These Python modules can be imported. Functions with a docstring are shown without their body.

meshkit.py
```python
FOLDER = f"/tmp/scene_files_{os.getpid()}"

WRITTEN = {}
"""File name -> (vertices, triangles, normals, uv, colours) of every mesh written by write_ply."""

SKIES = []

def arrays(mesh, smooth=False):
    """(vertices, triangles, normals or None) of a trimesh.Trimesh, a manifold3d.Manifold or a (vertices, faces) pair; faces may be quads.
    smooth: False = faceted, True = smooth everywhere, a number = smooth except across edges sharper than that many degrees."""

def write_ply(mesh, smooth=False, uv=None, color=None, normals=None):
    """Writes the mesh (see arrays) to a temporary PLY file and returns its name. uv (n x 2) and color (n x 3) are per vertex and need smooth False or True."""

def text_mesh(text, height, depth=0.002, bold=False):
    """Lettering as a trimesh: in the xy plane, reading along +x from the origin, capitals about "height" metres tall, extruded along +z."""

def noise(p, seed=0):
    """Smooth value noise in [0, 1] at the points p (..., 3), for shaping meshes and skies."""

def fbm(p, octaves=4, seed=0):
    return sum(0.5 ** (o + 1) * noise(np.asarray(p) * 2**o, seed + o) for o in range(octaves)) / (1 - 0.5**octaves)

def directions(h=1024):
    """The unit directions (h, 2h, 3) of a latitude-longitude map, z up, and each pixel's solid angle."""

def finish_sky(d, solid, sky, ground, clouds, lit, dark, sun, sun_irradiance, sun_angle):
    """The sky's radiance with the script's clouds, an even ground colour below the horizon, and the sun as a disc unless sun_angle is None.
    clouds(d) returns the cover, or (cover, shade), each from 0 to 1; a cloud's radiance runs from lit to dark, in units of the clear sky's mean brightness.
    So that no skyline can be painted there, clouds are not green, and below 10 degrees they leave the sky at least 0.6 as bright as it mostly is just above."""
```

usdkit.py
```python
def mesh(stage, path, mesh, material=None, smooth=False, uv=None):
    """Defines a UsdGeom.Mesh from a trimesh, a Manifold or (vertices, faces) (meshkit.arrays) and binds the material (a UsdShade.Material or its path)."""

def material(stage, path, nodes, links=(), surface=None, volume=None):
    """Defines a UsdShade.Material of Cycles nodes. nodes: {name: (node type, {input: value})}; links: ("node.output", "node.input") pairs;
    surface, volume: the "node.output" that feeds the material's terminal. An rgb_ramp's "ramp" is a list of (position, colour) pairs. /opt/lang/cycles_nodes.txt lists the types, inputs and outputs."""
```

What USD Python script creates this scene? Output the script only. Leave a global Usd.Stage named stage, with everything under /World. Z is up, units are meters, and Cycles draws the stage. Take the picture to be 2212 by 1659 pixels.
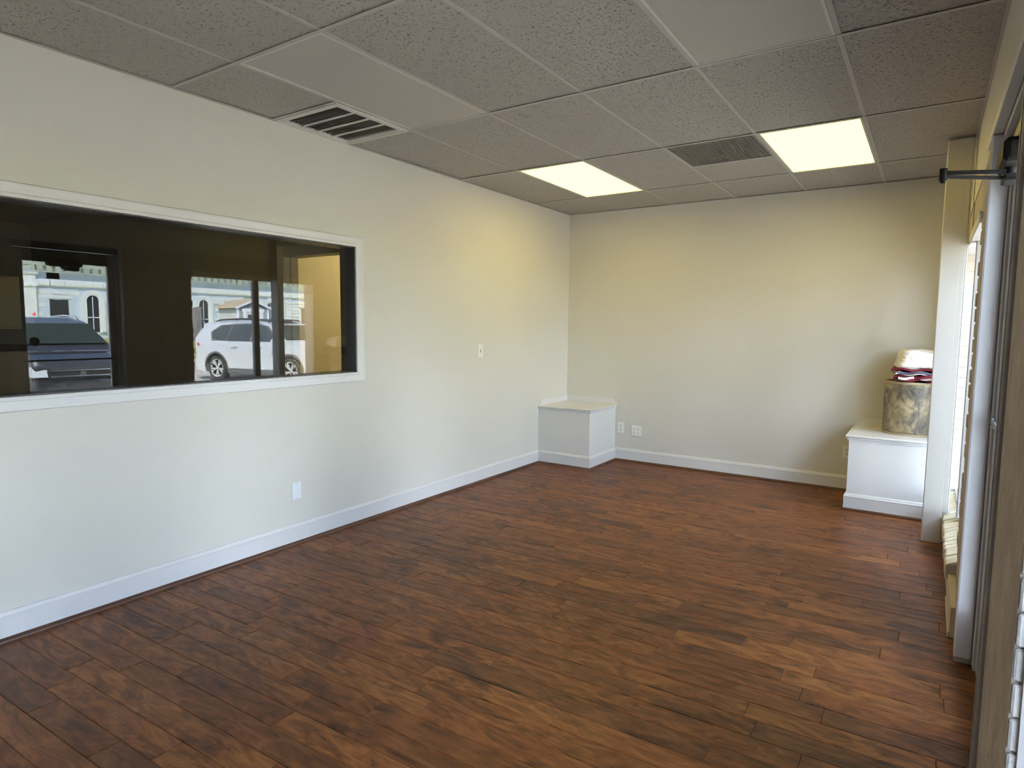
import math, random
import numpy as np, trimesh, manifold3d as m3
from shapely.geometry import Polygon, box as sbox
from pxr import Usd, UsdGeom, UsdLux, UsdShade, Gf, Sdf, Vt
import usdkit, meshkit

stage = Usd.Stage.CreateInMemory()
UsdGeom.SetStageUpAxis(stage, 'Z'); UsdGeom.SetStageMetersPerUnit(stage, 1.0)
UsdGeom.Xform.Define(stage, '/World'); UsdGeom.Scope.Define(stage, '/World/Looks')
T = Sdf.ValueTypeNames
R_ = random.Random(7)

# ------------------------------------------------------------------ camera
cam = UsdGeom.Camera.Define(stage, '/World/camera')
YAW, PITCH, ROLL = -0.5876, -0.0912, 0.0088
fw = np.array([math.sin(YAW)*math.cos(PITCH), math.cos(YAW)*math.cos(PITCH), math.sin(PITCH)])
rt = np.array([math.cos(YAW), -math.sin(YAW), 0.]); up = np.cross(rt, fw)
rt, up = math.cos(ROLL)*rt+math.sin(ROLL)*up, -math.sin(ROLL)*rt+math.cos(ROLL)*up
CP = (3.413, 1.3994, 1.4377)
cam.AddTransformOp().Set(Gf.Matrix4d(*rt, 0, *up, 0, *(-fw), 0, *CP, 1))
cam.CreateHorizontalApertureAttr(36.0); cam.CreateVerticalApertureAttr(27.0)
cam.CreateFocalLengthAttr(36.0*1351.45/2212)
cam.CreateClippingRangeAttr(Gf.Vec2f(0.02, 500))
cam.CreateExposureAttr(0.0)

# ------------------------------------------------------------------ sky and sun
SUN_EL, SUN_AZ = 52.0, (-0.80, -0.60)      # the sun stands behind the building, high over the street side
mat = usdkit.material
sky = mat(stage, '/World/Looks/sky', {
    'sky': ('sky_texture', {'sky_type': 'hosek_wilkie', 'turbidity': 3.0, 'ground_albedo': 0.35,
            'sun_direction': (SUN_AZ[0]*math.cos(math.radians(SUN_EL)), SUN_AZ[1]*math.cos(math.radians(SUN_EL)), math.sin(math.radians(SUN_EL)))}),
    'tc': ('texture_coordinate', {}),
    'n': ('noise_texture', {'scale': 2.6, 'detail': 6, 'roughness': 0.55}),
    'r': ('rgb_ramp', {'ramp': [(0.48, (0, 0, 0)), (0.66, (0.75, 0.75, 0.75))]}),
    'm': ('mix_color', {'b': (1.5, 1.6, 1.75), 'use_clamp': False}), 'wb': ('mix_color', {'blend_type': 'multiply', 'fac': 1.0, 'b': (0.93, 0.98, 1.08), 'use_clamp': False}),
    'bg': ('background_shader', {'strength': 20.0})},
    [('tc.generated', 'n.vector'), ('n.fac', 'r.fac'), ('r.color', 'm.fac'), ('sky.color', 'm.a'), ('m.result', 'wb.a'), ('wb.result', 'bg.color')], surface='bg.background')
dome = UsdLux.DomeLight.Define(stage, '/World/sky_dome')
dome.CreateIntensityAttr(1.0)
UsdShade.MaterialBindingAPI.Apply(dome.GetPrim()).Bind(sky)
sun = UsdLux.DistantLight.Define(stage, '/World/sun')
sun.CreateIntensityAttr(40.0); sun.CreateNormalizeAttr(True); sun.CreateAngleAttr(0.53); sun.CreateColorAttr(Gf.Vec3f(1.0, 0.975, 0.93))
sd = np.array([SUN_AZ[0]*math.cos(math.radians(SUN_EL)), SUN_AZ[1]*math.cos(math.radians(SUN_EL)), math.sin(math.radians(SUN_EL))])
zx = np.cross([0, 0, 1.], sd); zx /= np.linalg.norm(zx); zy = np.cross(sd, zx)
sun.AddTransformOp().Set(Gf.Matrix4d(*zx, 0, *zy, 0, *sd, 0, 0, 0, 30, 1))
PANEL = (5.4, 4.1, 0.84)                   # the two lit ceiling panels

# ------------------------------------------------------------------ prims
USED = set(); LOC = {}
def numbered(path):
    p, i = path, 0
    while p in USED:
        i += 1; p = '%s_%03d' % (path, i)
    USED.add(p); return p
def setd(prim, **k):
    for a, b in k.items():
        if b is not None: prim.SetCustomDataByKey(a, b)
def thing(name, label=None, cat=None, loc=(0, 0, 0), rz=0.0, group=None, kind=None):
    path = numbered('/World/'+name)
    x = UsdGeom.Xform.Define(stage, path); x.AddTranslateOp().Set(Gf.Vec3d(*map(float, loc)))
    if rz: x.AddRotateZOp().Set(float(rz))
    setd(x.GetPrim(), label=label, category=cat, group=group, kind=kind)
    LOC[path] = (np.array(loc, float), rz); return path
def part(name, mesh, m, parent='/World', label=None, smooth=False, kind=None, local=False, cat=None, group=None, var=None):
    """one Mesh prim under its thing; the mesh is given in world coordinates unless local"""
    path = numbered(parent+'/'+name)
    off, rz = LOC.get(parent, (np.zeros(3), 0.0))
    LOC[path] = (off, rz)
    v, f, n = meshkit.arrays(mesh, smooth)
    if not local: v = v-off
    g = usdkit.mesh(stage, path, (v, f), M[m])
    if n is not None:
        g.CreateNormalsAttr(Vt.Vec3fArray.FromNumpy(n.astype(np.float32))); g.SetNormalsInterpolation('vertex')
    if var is not None:
        UsdGeom.PrimvarsAPI(g).CreatePrimvar('seedvec', T.Color3fArray, 'vertex').Set(Vt.Vec3fArray.FromNumpy(np.tile(np.asarray(var, np.float32), (len(v), 1))))
    setd(g.GetPrim(), label=label, kind=kind, category=cat, group=group)
    return path

# ------------------------------------------------------------------ mesh helpers
def cat_(*ms):
    ms = [x for x in ms if x is not None]
    return trimesh.util.concatenate([trimesh.Trimesh(*meshkit.arrays(x)[:2], process=False) for x in ms])
def bx(x0, x1, y0, y1, z0, z1, b=0.0):
    if b <= 0:
        m = trimesh.creation.box((x1-x0, y1-y0, z1-z0)); m.apply_translation(((x0+x1)/2, (y0+y1)/2, (z0+z1)/2)); return m
    b = min(b, .49*(x1-x0), .49*(y1-y0), .49*(z1-z0)); P = []
    for X, sx in ((x0, 1), (x1, -1)):
        for Y, sy in ((y0, 1), (y1, -1)):
            for Z, sz in ((z0, 1), (z1, -1)):
                P += [(X, Y+sy*b, Z+sz*b), (X+sx*b, Y, Z+sz*b), (X+sx*b, Y+sy*b, Z)]
    return trimesh.convex.convex_hull(np.array(P))
def prism(poly, axis, a, b):
    """a 2-D polygon extruded from a to b along axis: x (poly in y,z), y (poly in x,z), z (poly in x,y)"""
    poly = poly if isinstance(poly, Polygon) else Polygon(poly)
    m = trimesh.creation.extrude_polygon(poly.buffer(0), b-a, engine='earcut')
    v = m.vertices.copy()
    if axis == 'x': w = np.c_[v[:, 2]+a, v[:, 0], v[:, 1]]
    elif axis == 'y': w = np.c_[v[:, 0], v[:, 2]+a, v[:, 1]]
    else: w = np.c_[v[:, 0], v[:, 1], v[:, 2]+a]
    f = m.faces[:, ::-1] if axis == 'y' else m.faces
    return trimesh.Trimesh(w, f, process=False)
def sweep(profile, pts, close=False):
    """profile [(offset to the right of travel, z)] swept along the horizontal polyline pts with mitred corners; ends capped"""
    pts = np.array(pts, float); n = len(pts); V = []
    nr = []
    for i in range(n-1):
        d = pts[i+1]-pts[i]; d /= np.linalg.norm(d); nr.append(np.array([d[1], -d[0]]))
    for i in range(n):
        if i == 0: mv = nr[0]
        elif i == n-1: mv = nr[-1]
        else:
            s = nr[i-1]+nr[i]; mv = s/(1+nr[i-1]@nr[i])
        V += [(pts[i][0]+mv[0]*o, pts[i][1]+mv[1]*o, z) for o, z in profile]
    k = len(profile); F = []
    for i in range(n-1):
        for j in range(k):
            a, b = i*k+j, i*k+(j+1) % k
            F += [(a, b, b+k), (a, b+k, a+k)]
    tri = trimesh.creation.triangulate_polygon(Polygon(profile), engine='earcut')
    def near(p): return int(np.argmin([(p[0]-o)**2+(p[1]-z)**2 for o, z in profile]))
    for t in tri[1]:
        q = [near(tri[0][x]) for x in t]
        F += [tuple(q), tuple((n-1)*k+x for x in q[::-1])]
    m = trimesh.Trimesh(np.array(V), np.array(F), process=False)
    trimesh.repair.fix_normals(m); return m
def casing(y0, y1, z0, z1, prof, x, s=1):
    """mitred picture-frame casing round the hole y0..y1, z0..z1 on the plane X = x; prof [(distance outward from hole, depth)]"""
    V, F = [], []
    for d, h in prof: V += [(x+s*h, y0-d, z0-d), (x+s*h, y1+d, z0-d), (x+s*h, y1+d, z1+d), (x+s*h, y0-d, z1+d)]
    for i in range(len(prof)-1):
        for j in range(4):
            a, b = 4*i+j, 4*i+(j+1) % 4
            F += [(a, b, b+4), (a, b+4, a+4)]
    i = len(prof)-1
    for j in range(4):
        a, b = 4*i+j, 4*i+(j+1) % 4
        F += [(a, b, (j+1) % 4), (a, (j+1) % 4, j)]
    m = trimesh.Trimesh(np.array(V), np.array(F), process=False); trimesh.repair.fix_normals(m); return m
def tube(P, r, sides=10):
    P = [np.array(p, float) for p in P]; ms = []
    for a, b in zip(P[:-1], P[1:]): ms.append(trimesh.creation.cylinder(radius=r, segment=[a, b], sections=sides))
    for p in P[1:-1]:
        s = trimesh.creation.icosphere(1, r); s.apply_translation(p); ms.append(s)
    return cat_(*ms)
def lathe(prof, c, n=40):
    m = trimesh.creation.revolve(np.array(prof, float), sections=n); m.apply_translation(c); return m
def cyl(c, r, h, axis='z', n=24):
    m = trimesh.creation.cylinder(radius=r, height=h, sections=n)
    if axis == 'y': m.apply_transform(trimesh.transformations.rotation_matrix(math.pi/2, [1, 0, 0]))
    if axis == 'x': m.apply_transform(trimesh.transformations.rotation_matrix(math.pi/2, [0, 1, 0]))
    m.apply_translation(c); return m
def MF(m):
    v, f, _ = meshkit.arrays(m); t = trimesh.Trimesh(v, f, process=True); trimesh.repair.fix_normals(t)
    return m3.Manifold(m3.Mesh(np.asarray(t.vertices, np.float32), np.asarray(t.faces, np.uint32)))
def TM(man):
    q = man.to_mesh(); return trimesh.Trimesh(q.vert_properties[:, :3], q.tri_verts, process=True)

# ------------------------------------------------------------------ materials
M = {}
def plain(name, c, rough=0.5, spec=0.5, metal=0.0, coat=0.0, bump=None, var=0.0, vscale=3.0):
    """principled paint; bump = (scale, distance); var mottles the colour a little"""
    N = {'p': ('principled_bsdf', {'base_color': c, 'roughness': rough, 'specular_ior_level': spec, 'metallic': metal, 'coat_weight': coat})}
    L = []
    if bump or var: N['g'] = ('geometry', {})
    if var:
        N['vn'] = ('noise_texture', {'scale': vscale, 'detail': 4})
        N['vr'] = ('rgb_ramp', {'ramp': [(0.3, tuple(x*(1-var) for x in c)), (0.7, tuple(min(1, x*(1+var)) for x in c))]})
        L += [('g.position', 'vn.vector'), ('vn.fac', 'vr.fac'), ('vr.color', 'p.base_color')]
    if bump:
        N['bn'] = ('noise_texture', {'scale': bump[0], 'detail': 3}); N['b'] = ('bump', {'distance': bump[1], 'strength': 1.0})
        L += [('g.position', 'bn.vector'), ('bn.fac', 'b.height'), ('b.normal', 'p.normal')]
    M[name] = mat(stage, '/World/Looks/'+name, N, L, surface='p.BSDF')
def emitter(name, c, s=1.0):
    M[name] = mat(stage, '/World/Looks/'+name, {'e': ('emission', {'color': c, 'strength': s})}, surface='e.emission')
def pane(name, f0, tint=(1, 1, 1), rough=0.0):
    """window glass: clear, with a mirror reflection that grows towards grazing angles"""
    M[name] = mat(stage, '/World/Looks/'+name, {
        'w': ('layer_weight', {'blend': 0.5}), 'pw': ('math', {'math_type': 'power', 'value2': 5.0}),
        'ma': ('math', {'math_type': 'multiply_add', 'value2': 1-f0, 'value3': f0}),
        't': ('transparent_bsdf', {'color': tint}), 'g': ('glossy_bsdf', {'color': (1, 1, 1), 'roughness': rough}), 'm': ('mix_closure', {})},
        [('w.facing', 'pw.value1'), ('pw.value', 'ma.value1'), ('ma.value', 'm.fac'), ('t.BSDF', 'm.closure1'), ('g.BSDF', 'm.closure2')], surface='m.closure')

plain('wall_paint', (0.67, 0.65, 0.585), 0.62, 0.35, bump=(260, 0.0006), var=0.015, vscale=1.5)
plain('trim_white', (0.72, 0.715, 0.70), 0.32, 0.5)
plain('plinth_white', (0.72, 0.71, 0.68), 0.38, 0.5, bump=(200, 0.0004))
plain('plinth_top', (0.80, 0.78, 0.74), 0.16, 0.5)
plain('pillar_paint', (0.62, 0.60, 0.55), 0.4, 0.5)
plain('brick_white', (0.72, 0.71, 0.68), 0.55, 0.4, bump=(70, 0.004), var=0.04, vscale=12)
plain('brick_cream', (0.74, 0.68, 0.52), 0.55, 0.4, bump=(70, 0.004), var=0.05, vscale=12)
plain('reveal_tan', (0.56, 0.50, 0.42), 0.6, 0.3, var=0.05, vscale=12)
plain('mortar', (0.55, 0.53, 0.48), 0.85, 0.2, bump=(60, 0.004))
plain('smeared_plaster', (0.50, 0.44, 0.37), 0.75, 0.25, bump=(24, 0.012), var=0.16, vscale=9)
plain('reveal_paint', (0.80, 0.80, 0.80), 0.4, 0.5)
plain('frame_grey', (0.36, 0.35, 0.34), 0.42, 0.5)
plain('frame_light', (0.66, 0.66, 0.64), 0.38, 0.5)
plain('frame_dark', (0.10, 0.10, 0.105), 0.42, 0.5)
plain('bronze', (0.045, 0.043, 0.042), 0.4, 0.5)
plain('black_metal', (0.010, 0.010, 0.011), 0.6, 0.2)
plain('shoe_wood', (0.085, 0.034, 0.018), 0.45, 0.5, var=0.3, vscale=8)
plain('cream_wood', (0.62, 0.52, 0.36), 0.5, 0.4)
plain('subfloor', (0.02, 0.013, 0.01), 0.8, 0.2)
plain('grid_paint', (0.50, 0.48, 0.45), 0.55, 0.4)
plain('panel_smooth', (0.50, 0.48, 0.45), 0.5, 0.4)
plain('above_ceiling', (0.03, 0.028, 0.025), 0.9, 0.1)
plain('grille_paint', (0.66, 0.65, 0.61), 0.4, 0.5)
plain('louver_grey', (0.27, 0.255, 0.23), 0.5, 0.4)
plain('plate_white', (0.84, 0.83, 0.80), 0.35, 0.5)
plain('plate_blue', (0.80, 0.83, 0.86), 0.35, 0.5)
plain('slot_dark', (0.03, 0.028, 0.026), 0.6, 0.3)
plain('screw_metal', (0.5, 0.5, 0.48), 0.35, 0.5, metal=0.8)
emitter('panel_light', PANEL)
emitter('hall_bulb', (1.0, 0.86, 0.50), 105.0)
pane('pane_interior', 0.042)
pane('pane_storefront', 0.042, (0.95, 0.965, 0.955))

# ceiling tile: fissured mineral fibre
M['ceiling_tile'] = mat(stage, '/World/Looks/ceiling_tile', {
    'g': ('geometry', {}), 'a': ('attribute', {'attribute': 'seedvec'}), 'add': ('vector_math', {'math_type': 'add'}),
    'n': ('noise_texture', {'scale': 95, 'detail': 1.5, 'roughness': 0.6, 'distortion': 0.9}),
    'r': ('rgb_ramp', {'ramp': [(0.30, (0.0, 0, 0)), (0.40, (1, 1, 1))]}),
    'f': ('noise_texture', {'scale': 420, 'detail': 2}),
    'hm': ('math', {'math_type': 'multiply_add', 'value2': 0.12}),
    'c': ('mix_color', {'a': (0.21, 0.20, 0.185), 'b': (0.44, 0.42, 0.385)}),
    'b': ('bump', {'distance': 0.003, 'strength': 1.0}),
    'p': ('principled_bsdf', {'roughness': 0.85, 'specular_ior_level': 0.15})},
    [('g.position', 'add.vector1'), ('a.vector', 'add.vector2'), ('add.vector', 'n.vector'), ('add.vector', 'f.vector'), ('n.fac', 'r.fac'),
     ('r.color', 'c.fac'), ('f.fac', 'hm.value1'), ('r.color', 'hm.value3'), ('hm.value', 'b.height'), ('b.normal', 'p.normal'), ('c.result', 'p.base_color')], surface='p.BSDF')

# floor boards: hand-scraped, stained; grain runs along the board, seedvec.x shifts the figure from board to board
WOODS = []
for k, (lo, mid, hi) in enumerate([
        ((0.030, 0.011, 0.0065), (0.088, 0.032, 0.0155), (0.150, 0.062, 0.029)),
        ((0.038, 0.013, 0.0070), (0.108, 0.040, 0.0180), (0.180, 0.076, 0.034)),
        ((0.030, 0.012, 0.0075), (0.074, 0.027, 0.0140), (0.125, 0.050, 0.025)),
        ((0.042, 0.015, 0.0080), (0.135, 0.054, 0.0230), (0.220, 0.100, 0.044)),
        ((0.022, 0.010, 0.0070), (0.056, 0.023, 0.0140), (0.100, 0.044, 0.025)),
        ((0.034, 0.011, 0.0065), (0.100, 0.034, 0.0160), (0.160, 0.062, 0.028))]):
    lo, mid, hi = (tuple(w_*.6+v_*.4 for w_, v_ in zip(t_, u_)) for t_, u_ in zip((lo, mid, hi), ((0.033, 0.012, 0.007), (0.098, 0.037, 0.017), (0.165, 0.068, 0.031))))
    lo, mid, hi = (tuple(a*c for a, c in zip(t_, (1.66, 1.54, 0.98))) for t_ in (lo, mid, hi))
    nm = 'floor_wood_%d' % k; WOODS.append(nm)
    M[nm] = mat(stage, '/World/Looks/'+nm, {
        'g': ('geometry', {}), 'a': ('attribute', {'attribute': 'seedvec'}), 'add': ('vector_math', {'math_type': 'add'}),
        'map': ('mapping', {'scale': (4.2, 14, 1)}), 'mapf': ('mapping', {'scale': (7, 110, 1)}), 'mapk': ('mapping', {'scale': (3.0, 7.5, 1)}),
        'n1': ('noise_texture', {'scale': 1.0, 'detail': 5, 'roughness': 0.62, 'distortion': 2.0}), 'mapv': ('mapping', {'scale': (2.3, 6.0, 1)}), 'vo': ('voronoi_texture', {'scale': 1.0, 'randomness': 1.0}), 'vr': ('rgb_ramp', {'ramp': [(0.03, (0.22, 0.2, 0.2)), (0.10, (1, 1, 1))]}), 'vm': ('mix_color', {'blend_type': 'multiply', 'fac': 1.0}),
        'n2': ('noise_texture', {'scale': 1.0, 'detail': 3, 'roughness': 0.6}),
        'n3': ('noise_texture', {'scale': 1.0, 'detail': 3, 'roughness': 0.55, 'distortion': 0.8}),
        'mx': ('math', {'math_type': 'multiply_add', 'value2': 0.28}), 'mx2': ('math', {'math_type': 'multiply_add', 'value2': 0.72, 'value3': -0.0}),
        'r': ('rgb_ramp', {'ramp': [(0.33, lo), (0.49, mid), (0.66, hi)]}),
        'kr': ('rgb_ramp', {'ramp': [(0.33, (0.42, 0.40, 0.42)), (0.45, (1, 1, 1))]}),
        'km': ('mix_color', {'blend_type': 'multiply', 'fac': 1.0}),
        'rr': ('map_range', {'value': 0.5, 'from_min': 0.3, 'from_max': 0.7, 'to_min': 0.34, 'to_max': 0.52}),
        'b': ('bump', {'distance': 0.0022, 'strength': 0.8}),
        'p': ('principled_bsdf', {'specular_ior_level': 0.26})},
        [('g.position', 'add.vector1'), ('a.vector', 'add.vector2'), ('add.vector', 'map.vector'), ('add.vector', 'mapf.vector'), ('add.vector', 'mapk.vector'),
         ('map.vector', 'n1.vector'), ('mapf.vector', 'n2.vector'), ('mapk.vector', 'n3.vector'),
         ('n1.fac', 'mx2.value1'), ('mx2.value', 'mx.value3'), ('n2.fac', 'mx.value1'), ('mx.value', 'r.fac'), ('r.color', 'km.a'), ('n3.fac', 'kr.fac'), ('kr.color', 'km.b'),
         ('add.vector', 'mapv.vector'), ('mapv.vector', 'vo.vector'), ('vo.distance', 'vr.fac'), ('km.result', 'vm.a'), ('vr.color', 'vm.b'), ('vm.result', 'p.base_color'), ('n2.fac', 'rr.value'), ('rr.result', 'p.roughness'), ('mx.value', 'b.height'), ('b.normal', 'p.normal')], surface='p.BSDF')

# ------------------------------------------------------------------ room shell
ZC, YB, XR, YF = 2.677, 7.656, 3.600, -1.20
# floor of boards laid across the room
fl = thing('floor', 'reddish brown hand-scraped wood plank floor', kind='structure')
part('subfloor', bx(-.02, 3.86, YF, YB+.02, -.06, -.0135), 'subfloor', fl)
def plank(x0, x1, y0, y1, dz):
    b = .0024; t = -.013
    V = [(x0, y0, t), (x1, y0, t), (x1, y1, t), (x0, y1, t), (x0, y0, dz-b), (x1, y0, dz-b), (x1, y1, dz-b), (x0, y1, dz-b),
         (x0+b, y0+b, dz), (x1-b, y0+b, dz), (x1-b, y1-b, dz), (x0+b, y1-b, dz)]
    F = []
    for s in (0, 4):
        for j in range(4):
            a, c = s+j, s+(j+1) % 4
            F += [(a, c, c+4), (a, c+4, a+4)]
    F += [(8, 9, 10), (8, 10, 11), (0, 2, 1), (0, 3, 2)]
    v = np.array(V, float); A = math.radians(2.0)
    v[:, 1] += (v[:, 0]-1.8)*math.tan(A)
    return trimesh.Trimesh(v, np.array(F), process=False)
rr = random.Random(21); PW = 0.1085; y = 1.62; row = 0; back = []
while y < YB+0.02:
    x = -0.03-rr.random()*0.9
    while x < 3.66:
        L = rr.choice((0.45, 0.6, 0.75, 0.9, 1.05, 1.2))
        x0, x1 = max(x, -.03), min(x+L, 3.67)
        if x1-x0 > 0.03:
            part('plank', plank(x0+.0004, x1-.0004, y+.0004, y+PW-.0004, rr.uniform(-.0007, .0007)), rr.choices(WOODS, (5, 5, 4, 3, 2, 5))[0], fl,
                 var=(rr.uniform(0, 40), rr.uniform(0, 40), 0))
        x += L
    y += PW; row += 1
y = 1.62
while y > YF:
    y -= PW; x = -0.03-rr.random()*0.9
    while x < 3.66:
        L = rr.choice((0.6, 0.75, 0.9, 1.05, 1.2)); x0, x1 = max(x, -.03), min(x+L, 3.67)
        if x1-x0 > .03: back.append(plank(x0+.0004, x1-.0004, y+.0004, y+PW-.0004, rr.uniform(-.0007, .0007)))
        x += L
part('plank_field', cat_(*back), WOODS[1], fl, kind='stuff', var=(3.3, 8.1, 0))

# ceiling: lay-in tiles on a T grid
GX = [0.578+i*0.6096 for i in range(5)]; GY = [3.249-1.2192*3+1.2192*k for k in range(7)]      # GY[3]=3.249 ... GY[6]=6.907
ce = thing('ceiling', 'suspended ceiling of fissured mineral fibre tiles on a painted grid', kind='structure')
part('deck', bx(-.15, 3.8, YF-.1, YB+.15, ZC+.10, ZC+.20), 'above_ceiling', ce)
xs = [0.0]+GX+[XR]; ys = [YF]+[g for g in GY if g > YF]+[YB]
special = {}
def zone(i, j): return xs[i], xs[i+1], ys[j], ys[j+1]
def jrow(y0): return min(range(len(ys)), key=lambda k: abs(ys[k]-y0))
J2, J4 = jrow(GY[3]), jrow(GY[5])
TILE_Z = ZC+.0050
def tile(x0, x1, y0, y1):
    d = R_.uniform(0, .0022)
    part('tile', bx(x0-.004, x1+.004, y0+.003, y1-.003, TILE_Z+d, TILE_Z+.016, .0012), 'ceiling_tile', ce, var=(R_.uniform(0, 9), R_.uniform(0, 9), R_.uniform(0, 9)))
for i in range(len(xs)-1):
    for j in range(len(ys)-1):
        x0, x1, y0, y1 = zone(i, j)
        if j == J4 and i in (1, 4): continue                       # lit panels
        if j == J2 and i in (1, 4): continue                       # unlit panels
        if j == J2 and i == 0: tile(x0, x1, y0, y0+.6096); continue   # register in the far half
        if j == J4 and i == 3: tile(x0, x1, y0+.6096, y1); continue   # return grille in the near half
        tile(x0, x1, y0, y1)
for gx in GX: part('runner', bx(gx-.011, gx+.011, YF, YB, ZC+.0022, ZC+.0050, .0006), 'grid_paint', ce)
for gy in ys[1:-1]: part('cross_runner', bx(0, XR, gy-.011, gy+.011, ZC-.0002, ZC+.0018, .0006), 'grid_paint', ce)
part('cross_runner', bx(0, GX[0]-.011, GY[3]+.5986, GY[3]+.6206, ZC, ZC+.002), 'grid_paint', ce)
part('cross_runner', bx(GX[2]+.011, GX[3]-.011, GY[5]+.5986, GY[5]+.6206, ZC, ZC+.002), 'grid_paint', ce)
part('wall_angle', cat_(bx(0, .019, YF, YB, ZC-.001, ZC+.0012), bx(0, XR, YB-.019, YB, ZC-.001, ZC+.0012), bx(XR-.019, XR, YF, YB, ZC-.001, ZC+.0012)), 'grid_paint', ce)

# left wall with the interior window hole
WY0, WY1, WZ0, WZ1 = 1.60, 4.512, 1.100, 1.992
part('wall_left', cat_(bx(-.15, 0, YF-.1, WY0, -.05, ZC+.1), bx(-.15, 0, WY1, YB, -.05, ZC+.1), bx(-.15, 0, WY0, WY1, -.05, WZ0), bx(-.15, 0, WY0, WY1, WZ1, ZC+.1)),
     'wall_paint', label='long beige wall with the interior window', kind='structure')
part('wall_back', bx(-.15, XR+.2, YB, YB+.15, -.05, ZC+.1), 'wall_paint', label='beige end wall with outlets near the floor', kind='structure')
part('wall_front', bx(-.15, XR+.2, YF-.15, YF, -.05, ZC+.1), 'wall_paint', label='beige wall behind the viewpoint', kind='structure')
# storefront wall
NY0, NY1, PY0, DY0, DY1, FY0, FY1 = 0.95, 3.05, 3.595, 3.71, 4.64, 5.40, 7.10
WZ = (0.25, 2.0); DZ = 2.235
wr = thing('wall_right', 'front wall of painted brick with storefront door and windows', kind='structure')
part('backing', cat_(bx(XR, 3.8, YF-.1, NY0, -.2, ZC+.1), bx(XR, 3.8, NY0, NY1, WZ[1], ZC+.1), bx(XR, 3.8, NY0, NY1, -.2, .17),
     bx(XR, 3.8, FY0, FY1, WZ[1], ZC+.1), bx(XR-.003, 3.8, FY0, FY1, -.2, .150), bx(XR, 3.8, FY1+.03, YB, -.2, ZC+.1), bx(XR, 3.8, NY1, FY0, DZ, ZC+.1)), 'smeared_plaster', wr)
part('upper_plaster', bx(XR-.006, XR, 1.0, YB, DZ+.01, ZC-.001, .002), 'wall_paint', wr, label='beige plaster band above the door and windows')
# near pier: smeared room face, bricks at the window edge
part('pier', cat_(bx(XR+.004, 3.8, NY1+.02, DY0-.04, -.2, DZ), bx(XR-.002, XR+.01, NY1-.002, PY0+.02, 0, DZ, .001)), 'smeared_plaster', wr, label='grey brown plastered brick pier beside the door')
br = random.Random(5); z = 0.0; CH = 0.0775
while z < 2.2:
    e = br.uniform(-.006, .004); e2 = br.uniform(-.004, .003)
    part('brick', bx(XR+.0006, XR+.105, NY1-.012+e2, NY1+.09, z+.003, min(z+CH-.003, 2.23), .004), 'brick_white', wr)
    z += CH
part('joint', bx(XR+.004, 3.79, NY1+.002, NY1+.05, 0, 2.2), 'brick_white', wr)
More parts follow.
